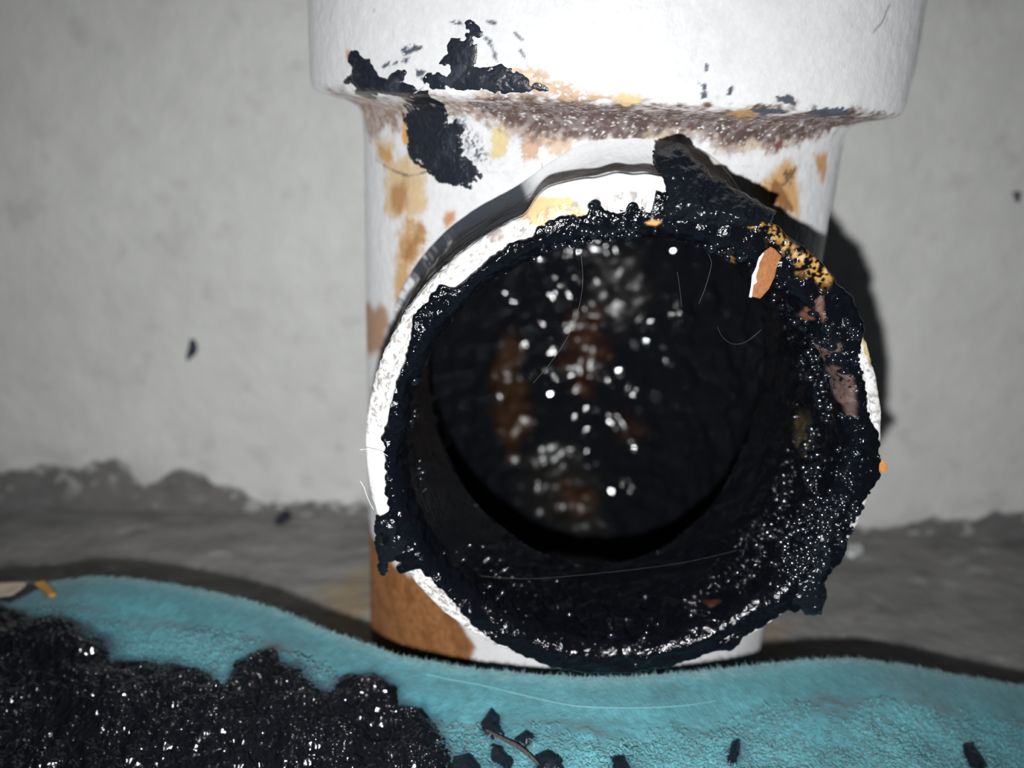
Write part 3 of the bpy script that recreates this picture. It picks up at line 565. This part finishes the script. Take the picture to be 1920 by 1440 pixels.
# clots of tar hanging over the outer edge of the rim: closed lumps, thicker in front than behind
def lump(key, y0, front, backd, label, seed, lean=0):
    P = D[key]; lo, hi = P.min(0)-1, P.max(0)+1; u = np.arange(lo[0], hi[0], .16); v = np.arange(lo[1], hi[1], .16)
    Vv, Uu = np.meshgrid(v, u, indexing='ij')
    d = sdf(Uu, Vv, P)+.25*fbm(Uu, Vv, 0, 1.8, 3, seed)+.12*vn(Uu, Vv, 0, .5, seed+3)
    k = np.sqrt(np.clip(1-np.exp(np.minimum(d, 0)/1.6), 0, 1))
    hf = k*front*(1+.28*fbm(Uu, Vv, 0, 2.6, 3, seed+5)+.10*vn(Uu, Vv, 0, .7, seed+6)); hb = k*backd; yy = y0 + lean*np.clip(np.hypot(Uu, Vv)-46, 0, 9)
    Q = grid_faces(len(v), len(u)); Q = Q[(d.ravel()[Q] < 0).any(1)]; n = d.size
    V = np.concatenate([np.stack([Uu, yy-hf, Vv], -1).reshape(-1, 3), np.stack([Uu, yy+hb, Vv], -1).reshape(-1, 3)])
    V, Q = prune(V, np.concatenate([Q, Q[:, ::-1]+n]))
    o = mesh('tar_clump', V, Q, M_TAR, None, np.tile(np.array([.004, .005, .007]), (len(V), 1)), np.full(len(V), .17)); under(o, pipe); o['label'] = label
lump('l_top', -80.4, 2.6, 4.0, 'tall tar clump standing up from top of the rim', 200, .8)
lump('l_low', -80.0, 2.2, 4.0, 'round tar clump hanging at lower right of the rim', 210)
lump('l_left', -80.2, 1.4, 2.5, 'ragged tar drip at lower left of the rim', 220)

# inside of the upright pipe, seen through the branch
th = np.linspace(-math.pi, math.pi, 700, endpoint=False); zz = np.linspace(FZ-1, 128, 420)
Zc, T = np.meshgrid(zz, th, indexing='ij'); Ub = 52*T
lum = vn(Ub, Zc, 0, 5.5, 101)*1.8 + vn(Ub, Zc, 0, 2.8, 102)*.85
Rr = 52-lum*.8
c = np.ones(Zc.shape+(3,))*np.array([.006, .007, .009]); r = .10+.03*fbm(Ub, Zc, 0, 4, 2, 103)
n1 = fbm(Ub, Zc, 0, 7, 3, 104)
for key, kc, am in (('k_gray1', (.014, .012, .012), .8), ('k_gray2', (.014, .0135, .011), .7), ('k_rust1', (.035, .015, .005), .9), ('k_rust2', (.04, .014, .005), .9), ('k_org3', (.035, .013, .004), .9), ('k_rust4', (.02, .008, .004), .8)):
    wq = am*ss(5, -4, sdf(Ub, Zc, D[key])+4*n1); c = blend(c, wq, kc); r = r*(1-wq)+.6*wq
V = np.stack([Rr*np.sin(T), Rr*np.cos(T), Zc], -1).reshape(-1, 3)
Q = grid_faces(len(zz), len(th), wrap=True); bad = (np.hypot(V[:, 0], V[:, 2]) < 38.6) & (V[:, 1] < 0); Q = Q[~bad[Q].any(1)]
V, Q, c, r = prune(V, Q, c.reshape(-1, 3), r.ravel())
o = mesh('inner_wall', V, Q, M_TARSMOOTH, None, c, np.clip(r*.7, .06, .9)); under(o, pipe); o['label'] = 'tar coated inner pipe wall with rust streaks'

# ------------------------------------------------------------------ tar splatters standing proud of the painted iron
def splat(key, name, th_, res=.11, rag=.3, holes=0.0, label=None, mat=M_SMEAR, seed=0, rough=.28, streak=1.0):
    P = D[key]; lo, hi = P.min(0)-1, P.max(0)+1
    u = np.arange(lo[0], hi[0], res); v = np.arange(lo[1], hi[1], res)
    Vv, Uu = np.meshgrid(v, u, indexing='ij')
    n1 = fbm(Uu, Vv*streak, 0, 2.4, 3, 110+seed); n2 = vn(Uu, Vv*streak, 0, .55, 120+seed)
    d = sdf(Uu, Vv, P) + rag*n1 + rag*.6*n2
    if holes: d = d + holes*ss(.1, .7, n2+.6*n1)*ss(-4.5, -.3, d)
    h = np.where(d < 0, th_*(1-np.exp(d/.5))*(1+.3*n1+.3*n2), -d*1.6)
    Rr = np.interp(Vv, PZ, PR)+h+relief(Uu, Vv)
    T = Uu/60
    V = np.stack([Rr*np.sin(T), -Rr*np.cos(T), Vv], -1).reshape(-1, 3)
    Q = grid_faces(len(v), len(u)); Q = Q[(d.ravel()[Q] < .5).all(1)]
    c = np.ones(Uu.shape+(3,))*np.array([.012, .014, .02]); c = blend(c, .5*ss(.3, .8, n1), (.03, .034, .045))
    r = rough+.12*n1
    V, Q, c, r = prune(V, Q, c.reshape(-1, 3), r.ravel())
    o = mesh(name, V, Q, mat, None, c, np.clip(r, .12, .9)); under(o, pipe)
    if label: o['label'] = label
splat('splat_hook', 'tar_splatter', .7, label='thick black tar splatter hooked over lip', seed=1, mat=M_TAR, rough=.22)
splat('splat_peak', 'tar_splatter', .35, label='peaked black tar smear', seed=2, holes=.45, rag=.25, rough=.4)
splat('splat_lipjoin', 'tar_splatter', .3, seed=3, holes=.5)
splat('splat_smear', 'tar_splatter', .4, label='grainy black tar smear below the lip', seed=4, holes=1.0, rag=.5, rough=.42)

# ------------------------------------------------------------------ thin plates (paint and rust chips) and tubes (hairs, thread)
def tri_fill(P, res):
    lo, hi = P.min(0), P.max(0); u = np.arange(lo[0]-res, hi[0]+2*res, res); v = np.arange(lo[1]-res, hi[1]+2*res, res)
    Vv, Uu = np.meshgrid(v, u, indexing='ij'); d = sdf(Uu, Vv, P)
    # pull the grid points just outside onto the outline
    ex = sdf(Uu+.01, Vv, P)-d; ey = sdf(Uu, Vv+.01, P)-d; L = np.hypot(ex, ey)+1e-9
    pull = np.where((d > 0) & (d < res*1.5), d, 0)
    Uu = Uu-ex/L*pull; Vv = Vv-ey/L*pull
    Q = grid_faces(len(v), len(u)); Q = Q[(d.ravel()[Q] < res*1.45).all(1)]
    cen = Q; 
    return Uu.ravel(), Vv.ravel(), Q

def plate(name, P, res, func, thick, mat, parent=None, col=None):
    """a thin curved plate with real thickness; func(u, v) gives the point and its normal direction"""
    u, v, Q = tri_fill(P, res)
    A, Nn = func(u, v); n = len(A)
    top, bot = A+Nn*thick/2, A-Nn*thick/2
    e = np.concatenate([Q[:, [0, 1]], Q[:, [1, 2]], Q[:, [2, 3]], Q[:, [3, 0]]]); es = {}
    for a, b in e.tolist():
        if (b, a) in es: del es[(b, a)]
        else: es[(a, b)] = 1
    rim = np.array([[b, a, a+n, b+n] for a, b in es])
    QQ = np.concatenate([Q, Q[:, ::-1]+n, rim]); V = np.concatenate([top, bot])
    cc = None if col is None else np.concatenate([col(u, v)]*2)
    V, QQ, cc = prune(V, QQ, cc)
    return mesh(name, V, QQ, mat, parent, cc)

def tube(name, pts, rad, mat, n=5, sub=10, taper=False):
    P = np.asarray(pts, float); t = np.arange(len(P)); tn = np.linspace(0, len(P)-1, (len(P)-1)*sub+1)
    def cr(c):
        out = []
        for q in tn:
            i = min(int(q), len(P)-2); f = q-i; p0, p1, p2, p3 = c[max(i-1, 0)], c[i], c[i+1], c[min(i+2, len(P)-1)]
            out.append(.5*(2*p1+(p2-p0)*f+(2*p0-5*p1+4*p2-p3)*f*f+(3*p1-p0-3*p2+p3)*f**3))
        return np.array(out)
    C_ = np.stack([cr(P[:, i]) for i in range(3)], -1)
    tg = np.gradient(C_, axis=0); tg /= np.linalg.norm(tg, axis=1)[:, None]+1e-9
    up = np.array([.3, -.9, .3]); a = np.cross(tg, up); a /= np.linalg.norm(a, axis=1)[:, None]+1e-9; b = np.cross(tg, a)
    an = np.linspace(0, 2*math.pi, n, endpoint=False)
    rr = np.full(len(C_), rad)
    if taper: rr = rad*(.35+.65*np.sin(np.linspace(.15, math.pi-.15, len(C_))))
    V = (C_[:, None]+rr[:, None, None]*(a[:, None]*np.cos(an)[None, :, None]+b[:, None]*np.sin(an)[None, :, None])).reshape(-1, 3)
    Q = np.concatenate([grid_faces(len(C_), n, wrap=True), [[0, 1, 2, 3], [len(V)-1, len(V)-2, len(V)-3, len(V)-4]]])
    return mesh(name, V, Q, mat)

# orange rust flake standing in the tar, with the white paint still on its broken edge
def fl_pos(u, v):
    b = (v-D['flake'][:, 1].mean())/5.0
    y = -83.6 + .9*b + .04*(u-D['flake'][:, 0].mean())**2
    A = np.stack([u, y, v], -1); N_ = np.tile(np.array([-.25, -.93, -.25]), (len(u), 1)); return A, N_
def fl_col(u, v):
    n = fbm(u, v, 0, .9, 3, 131); return np.array([.165, .058, .013])*(1+.22*n)[:, None]
fk = plate('rust_flake', D['flake'], .25, fl_pos, .35, M_FLAKE, None, fl_col)
tag(fk, 'curled orange rust flake with white edge sticking up from the tar inside the branch mouth', 'flake')
def fe_pos(u, v):
    A, N_ = fl_pos(u, v); return A+N_*.30, N_
ed = plate('white_edge', D['flake_edge'], .12, fe_pos, .5, M_CHIPW); ed.parent = fk; ed['label'] = 'white painted edge'

def flat(y0):
    def f(u, v): return np.stack([u, np.full_like(u, y0)+.05*np.sin(u*3), v], -1), np.tile(np.array([0., -1, 0]), (len(u), 1))
    return f
def ground(z0, tilt=.0):
    def f(u, v): return np.stack([u, v, z0+tilt*(u-u.mean())+.15*np.sin(u*2.1)], -1), np.tile(np.array([0., 0, 1]), (len(u), 1))
    return f
tag(plate('paint_chip', D['rimchip'], .2, flat(-79.6), .6, M_CHIPO), 'small orange paint chip stuck on the outer right edge of the branch rim', 'paint chip')
tag(plate('paint_chip', D['f_chip'], .5, ground(FZ+2.0, .12), 2.6, M_CHIPO), 'orange paint chip lying where the floor meets the wall right of the pipe', 'paint chip')
tag(plate('paint_chip', D['f_white'], .6, ground(FZ+1.1, .02), 1.6, M_CHIPW), 'white paint chip on the grey floor beside the right edge of the branch', 'paint chip')

# blobs: rounded lumps of tar sitting on a surface
def blob(name, P, res, base, th_, label, cat, axis=2, col=(.012, .014, .02), rough=.3, seed=0, rag=.3, group=None, round_=1.6, mat=None):
    lo, hi = P.min(0)-1.5, P.max(0)+1.5; u = np.arange(lo[0], hi[0], res); v = np.arange(lo[1], hi[1], res)
    Vv, Uu = np.meshgrid(v, u, indexing='ij')
    n1 = fbm(Uu, Vv, 0, 2.5, 3, 140+seed); n2 = vn(Uu, Vv, 0, .8, 150+seed)
    d = sdf(Uu, Vv, P)+rag*n1
    h = np.where(d < 0, th_*np.sqrt(1-np.exp(d/round_))*(1+.3*n1+.15*n2), -.8*d)
    W = base(Uu, Vv)
    V = np.stack([Uu, Vv, W+h], -1) if axis == 2 else np.stack([Uu, W-h, Vv], -1)
    Q = grid_faces(len(v), len(u)); Q = Q[(d.ravel()[Q] < .45).all(1)]
    V, Q = prune(V.reshape(-1, 3), Q)
    o = mesh(name, V, Q, mat or M_TAR, None, np.tile(np.array(col), (len(V), 1)), np.full(len(V), rough))
    return tag(o, label, cat, group)
onwall = lambda u, v: 74.35+0*u
onfloor = lambda u, v: FZ+.1+0*u
blob('tar_spot', D['w_spot'], .2, onwall, 1.0, 'small dark tar spot on the white wall left of the pipe', 'tar spot', 1, col=(.03, .035, .055), rough=.5, seed=1)
blob('tar_spot', D['w_spot2'], .2, onwall, .5, 'faint dark tar speck on the white wall at right', 'tar spot', 1, col=(.10, .10, .10), rough=.6, seed=2)
blob('tar_lump', D['f_blob'], .3, onfloor, 2.2, 'dark tar lump on the grey floor by the pipe foot', 'tar lump', seed=3, rough=.4, col=(.03, .032, .045))
blob('tar_lump', D['f_blob2'], .3, onfloor, 1.2, 'right of two small dark specks at the ragged paint edge', 'tar lump', seed=4, rough=.5, col=(.05, .05, .06))
blob('tar_lump', D['f_blob3'], .3, onfloor, 1.0, 'left of two small dark specks at the ragged paint edge', 'tar lump', seed=5, rough=.5, col=(.06, .06, .065))

# ------------------------------------------------------------------ teal towel
import numpy as np
_E = {}
def set_edge(e):
    e = np.asarray(e, float)
    xs = np.linspace(e[0, 0], e[-1, 0], 400)
    k = np.hanning(13); k /= k.sum()
    def sm(c):
        v = np.interp(xs, e[:, 0], c)
        return np.convolve(np.pad(v, 6, 'edge'), k, 'valid')
    _E['x'], _E['y'], _E['z'] = xs, sm(e[:, 1]), sm(e[:, 2])
def edge_y(x): return np.interp(x, _E['x'], _E['y'])
def towel_z(x, y):
    # height of the towel's upper face: falls gently from the hem towards the viewer, with soft folds
    v = edge_y(x) - y
    z = np.interp(x, _E['x'], _E['z'])
    w = np.clip(v / 14.0, 0, 1) ** 1.5
    z = z - 0.10 * v - 0.0010 * np.clip(v, 0, None) ** 2
    z = z + w * (1.0 * np.sin(x * 0.10 + 0.06 * v + 1.0) + 0.5 * np.sin(x * 0.23 - 0.16 * v) + 0.35 * np.sin(0.34 * v + 0.05 * x))
    return np.where(v < 0, z - 6 * np.clip(-v, 0, None), z)

set_edge(D['EDGE'])
SL = D['sludge']
CL = ['clot%d' % i for i in range(1, 9)]
TEAL = np.array([.058, .185, .21])
def towel_col(x, y, pile=False):
    v = edge_y(x)-y
    n = fbm(x, y, 0, 9, 3, 161); n2 = fbm(x, y, 0, 1.6, 3, 162)
    c = np.ones(x.shape+(3,))*TEAL*(1+.16*n+.10*n2)[..., None]
    c = blend(c, .5*ss(4.5, 0, v+1.2*n2), (.17, .30, .31))
    c = blend(c, .35*ss(14, 24, v)*ss(-.2, .6, n), (.085, .26, .28))
    d = sdf(x, y, SL)+1.0*n+.4*n2
    c = blend(c, .5*ss(8, 0, d), (.02, .10, .13)); c = blend(c, .96*ss(3.2, -.2, d), (.006, .022, .036))
    for k2 in CL:
        d2 = sdf(x, y, D[k2])+.4*n2; c = blend(c, .9*ss(1.3, -.2, d2), (.012, .05, .075))
    return c
xs = np.linspace(-175, 172, 1150); vs = np.concatenate([np.linspace(0, 62, 240), np.linspace(63, 92, 20)])
Vg, X = np.meshgrid(vs, xs, indexing='ij')
Y = edge_y(X)-Vg; Zt = towel_z(X, Y)
hem = 1-ss(10, 15, Vg+1.2*np.sin(X*.15))
Zt = Zt + (1-hem)*(.35*fbm(X, Y, 0, 3.0, 3, 163)+.9*fbm(X*.7, Y, 0, 9, 2, 164)) + hem*.10*np.sin(X*5.2+Vg*2.4)*np.sin(Vg*5.2-X*1.2) - .2*np.exp(-(Vg-11.5)**2/4)
Zt = Zt - .25*ss(1.2, 0, Vg)
Zt = Zt - ss(62, 92, Vg)*25
Yr = Y + .25*vn(X, 0*X, 0, 1.1, 165)*ss(1.5, 0, Vg)
top = np.stack([X, Yr, Zt], -1)
# underside: a second layer below the hem that falls away to the floor under the fold
under_rows = []
for dy, dz in ((.25, -.7), (.15, -1.6), (-.6, -2.5), (-4, -4.5), (-10, -14)):
    under_rows.append(np.stack([xs, Yr[0]+dy, Zt[0]+dz], -1))
under_rows.append(np.stack([xs, Yr[0]-16, np.full_like(xs, FZ+.3)], -1))
Vt = np.concatenate([np.stack(under_rows[::-1]), top], 0); nr, nc = Vt.shape[:2]
front = np.stack([xs, Vt[-1, :, 1]-14, np.full_like(xs, FZ+.3)], -1)[None]
Vt = np.concatenate([Vt, front], 0); nr += 1
tcol = towel_col(Vt[..., 0], np.minimum(Vt[..., 1], edge_y(Vt[..., 0])))
towel = mesh('towel', Vt.reshape(-1, 3), grid_faces(nr, nc), M_CLOTH, None, tcol.reshape(-1, 3))
tag(towel, 'crumpled teal terry towel bunched under the open branch, soaked with black tar', 'towel')

rng = np.random.default_rng(5)
def tufts(n, place, size, name, mat, fray=False):
    x, y, z, c = place(n); n = len(x)
    a = rng.uniform(0, 2*math.pi, n); lean = rng.uniform(.4, 1.2, n); L = size*rng.uniform(.6, 1.3, n); rad = (.045 if fray else .26)*rng.uniform(.8, 1.3, n)
    dx, dy = np.cos(a)*lean, np.sin(a)*lean
    if fray: dx, dy = rng.normal(0, .5, n), np.abs(rng.normal(.9, .4, n))
    rings = []
    for f, rs in ((0, 1.0), (.5, 1.05), (1.0, .45)):
        px = x+dx*L*f*f*.9; py = y+dy*L*f*f*.9; pz = z-.2+L*(f-.35*f*f*(1 if not fray else 1.6))
        for q in range(4):
            an = q*math.pi/2+a
            rings.append(np.stack([px+np.cos(an)*rad*rs, py+np.sin(an)*rad*rs, pz], -1))
    V = np.stack(rings, 1).reshape(-1, 3)
    f = []
    for r0 in (0, 4):
        for q in range(4): f.append([r0+q, r0+(q+1) % 4, r0+4+(q+1) % 4, r0+4+q])
    f.append([8, 9, 10, 11]); f = np.array(f)
    Q = (np.arange(n)[:, None, None]*12+f[None]).reshape(-1, 4)
    return mesh(name, V, Q, mat, towel, None if c is None else np.repeat(c, 12, 0))
def zt_of(x, y): return np.interp(0, [0], [0]) + towel_z(x, y) + .35*fbm(x, y, 0, 3.0, 3, 163)+.9*fbm(x*.7, y, 0, 9, 2, 164)
def pile_place(n):
    x = rng.uniform(-135, 100, n); v = rng.uniform(11, 60, n); y = edge_y(x)-v
    keep = (rng.uniform(0, 1, n) < ss(12, 26, v+6*fbm(x, v, 0, 12, 2, 171))) & (sdf(x, y, SL) > -.8)
    x, y = x[keep], y[keep]; c = towel_col(x, y)*(1+rng.uniform(-.14, .18, len(x)))[:, None]
    return x, y, zt_of(x, y), c
tag(tufts(60000, pile_place, 1.0, 'terry_pile', M_TUFT), None, None, None, 'stuff')
def fray_place(n):
    x = rng.uniform(-150, 135, n); y = edge_y(x)-rng.uniform(0, 1.2, n); return x, y, towel_z(x, y)-.2, None
tag(tufts(2600, fray_place, .9, 'frayed_edge', M_FRAY, True), None, None, None, 'stuff')
st = D['stitch']; stz = towel_z(st[:, 0], st[:, 1])+.25
o = tube('stitching', np.stack([st[:, 0], st[:, 1], stz], -1), .10, M_THREAD); o.parent = towel; o['label'] = 'pale seam thread'

# black sludge heaped on the towel
res = .26; lo, hi = SL.min(0), SL.max(0)
u = np.arange(max(lo[0], -160), hi[0]+1, res); v = np.arange(max(lo[1], -118), hi[1]+1, res)
Y, X = np.meshgrid(v, u, indexing='ij')
n1 = fbm(X, Y, 0, 6, 3, 181); n2 = fbm(X, Y, 0, 1.8, 3, 182); n3 = vn(X, Y, 0, .6, 183)
d = sdf(X, Y, SL)+.5*n1+.35*n2
h = np.where(d < 0, 2.6*(1-np.exp(d/4.0))+np.clip(-d, 0, 1.5)*(.6*n1+.55*n2+.20*n3), -d*.9)
Zs = zt_of(X, Y)+h+.35
Q = grid_faces(len(v), len(u)); Q = Q[(d.ravel()[Q] < .6).all(1)]
c = np.ones(X.shape+(3,))*np.array([.004, .0045, .006])
V, Q, c, r = prune(np.stack([X, Y, Zs], -1).reshape(-1, 3), Q, c.reshape(-1, 3), (.17+.05*n2).ravel())
tag(mesh('tar_sludge', V, Q, M_SLUDGE, None, c, np.clip(r, .1, .6)), 'lumpy heap of glossy black tar sludge covering the left part of the teal towel', 'sludge')

wt = (-d.ravel() > .6)*ss(-.6, .6, n1.ravel())*(.25+ss(-150, -60, X.ravel())); wt = wt/wt.sum()
pk = brng.choice(wt.size, 1500, p=wt, replace=False)
sl_o = bpy.data.objects['tar_sludge']
beads('tar_beads', np.stack([X.ravel()[pk], Y.ravel()[pk], Zs.ravel()[pk]], -1), .16+.42*brng.random(len(pk))**2.2, sl_o)
on_towel = lambda u, v: towel_z(u, v)+.9
labels = ['pointed tar clot standing alone on the towel just right of the sludge', 'tar clot on the towel beside the brown twig, below the pointed clot', 'tar clot at the bottom between the sludge and the twig', 'tar clot at the bottom right of the brown twig',
          'small tar clot on the towel just above the brown twig', 'slim upright tar clot in middle of bare teal towel', 'long tar clot on the towel near the lower right corner', 'tar clot at the bottom edge right of center on the towel']
for i, k2 in enumerate(CL):
    blob('tar_clot', D[k2], .22, on_towel, 1.1, labels[i], 'tar clot', seed=10+i, rag=.45, rough=.35, col=(.005, .009, .014), group='tar clots on the towel')
tw = D['twig']; o = tube('twig', np.stack([tw[:, 0], tw[:, 1], towel_z(tw[:, 0], tw[:, 1])+1.9], -1), .45, M_TWIG, n=7, taper=True)
tag(o, 'short dark brown twig stuck in the towel pile right of the sludge', 'twig')

# cream paint flake with a tar smear and an ochre corner, lying on the towel's left end
def ont(off):
    def f(u, v): return np.stack([u, v, towel_z(u, np.minimum(v, edge_y(u)-.5))+off], -1), np.tile(np.array([0., -.1, .99]), (len(u), 1))
    return f
cf = empty('paint_flake', (-140, -44, float(towel_z(np.array([-140.]), np.array([-44.]))[0])), 'cream paint flake with black smeared rim and ochre tip on left end of towel', 'paint flake')
for nm, key, off, m in (('flake_body', 'cream', .75, M_CREAM), ('ochre_tip', 'creamorg', .9, M_OCHRE)):
    under(plate(nm, D[key], .3, ont(off), .9, m), cf)
P = D['creamtar']; o = blob('tar_rim', P, .25, lambda u, v: towel_z(u, np.minimum(v, edge_y(u)-.5))+.7, .7, None, None, seed=30, rag=.3, rough=.4, col=(.02, .022, .028)); under(o, cf)

# ------------------------------------------------------------------ hairs caught on the branch
def on_rev(P, off=.3):
    r = np.interp(P[:, 1], PZ, PR)+off; t = P[:, 0]/60; return np.stack([r*np.sin(t), -r*np.cos(t), P[:, 1]], -1)
for k2, pts, rad, m, lab in (
    ('hair_a', D['hair_a'], .035, M_HAIR, 'long thin hair hanging from the tar clump at top of the branch mouth'),
    ('hair_b', D['hair_b'], .028, M_HAIR, 'curved thin hair below the orange rust flake in the dark bore'),
    ('hair_c', D['hair_c'], .028, M_HAIR, 'faint long hair crossing the left half of the dark bore'),
    ('hair_d', D['hair_d'], .016, M_HAIR, 'nearly level hair across the bottom of the dark bore'),
    ('hair_e', D['hair_e'], .028, M_HAIR, 'short upright hair at the top center of the bore'),
    ('hair_f', D['hair_f'], .045, M_HAIRW, 'upper of two pale hairs sticking out from left edge of the rim'),
    ('hair_g', D['hair_g'], .045, M_HAIRW, 'lower of two pale hairs sticking out from left edge of the rim'),
    ('hair_h', on_rev(D['hair_h']), .045, M_HAIR, 'looped hair on the white paint above the branch'),
    ('hair_i', on_rev(D['hair_i'], .9), .06, M_HAIRW, 'short pale fibre at the lip below the black tar splatter')):
    tag(tube('hair', pts, rad, m), lab, 'hair', 'hairs stuck to the pipe')
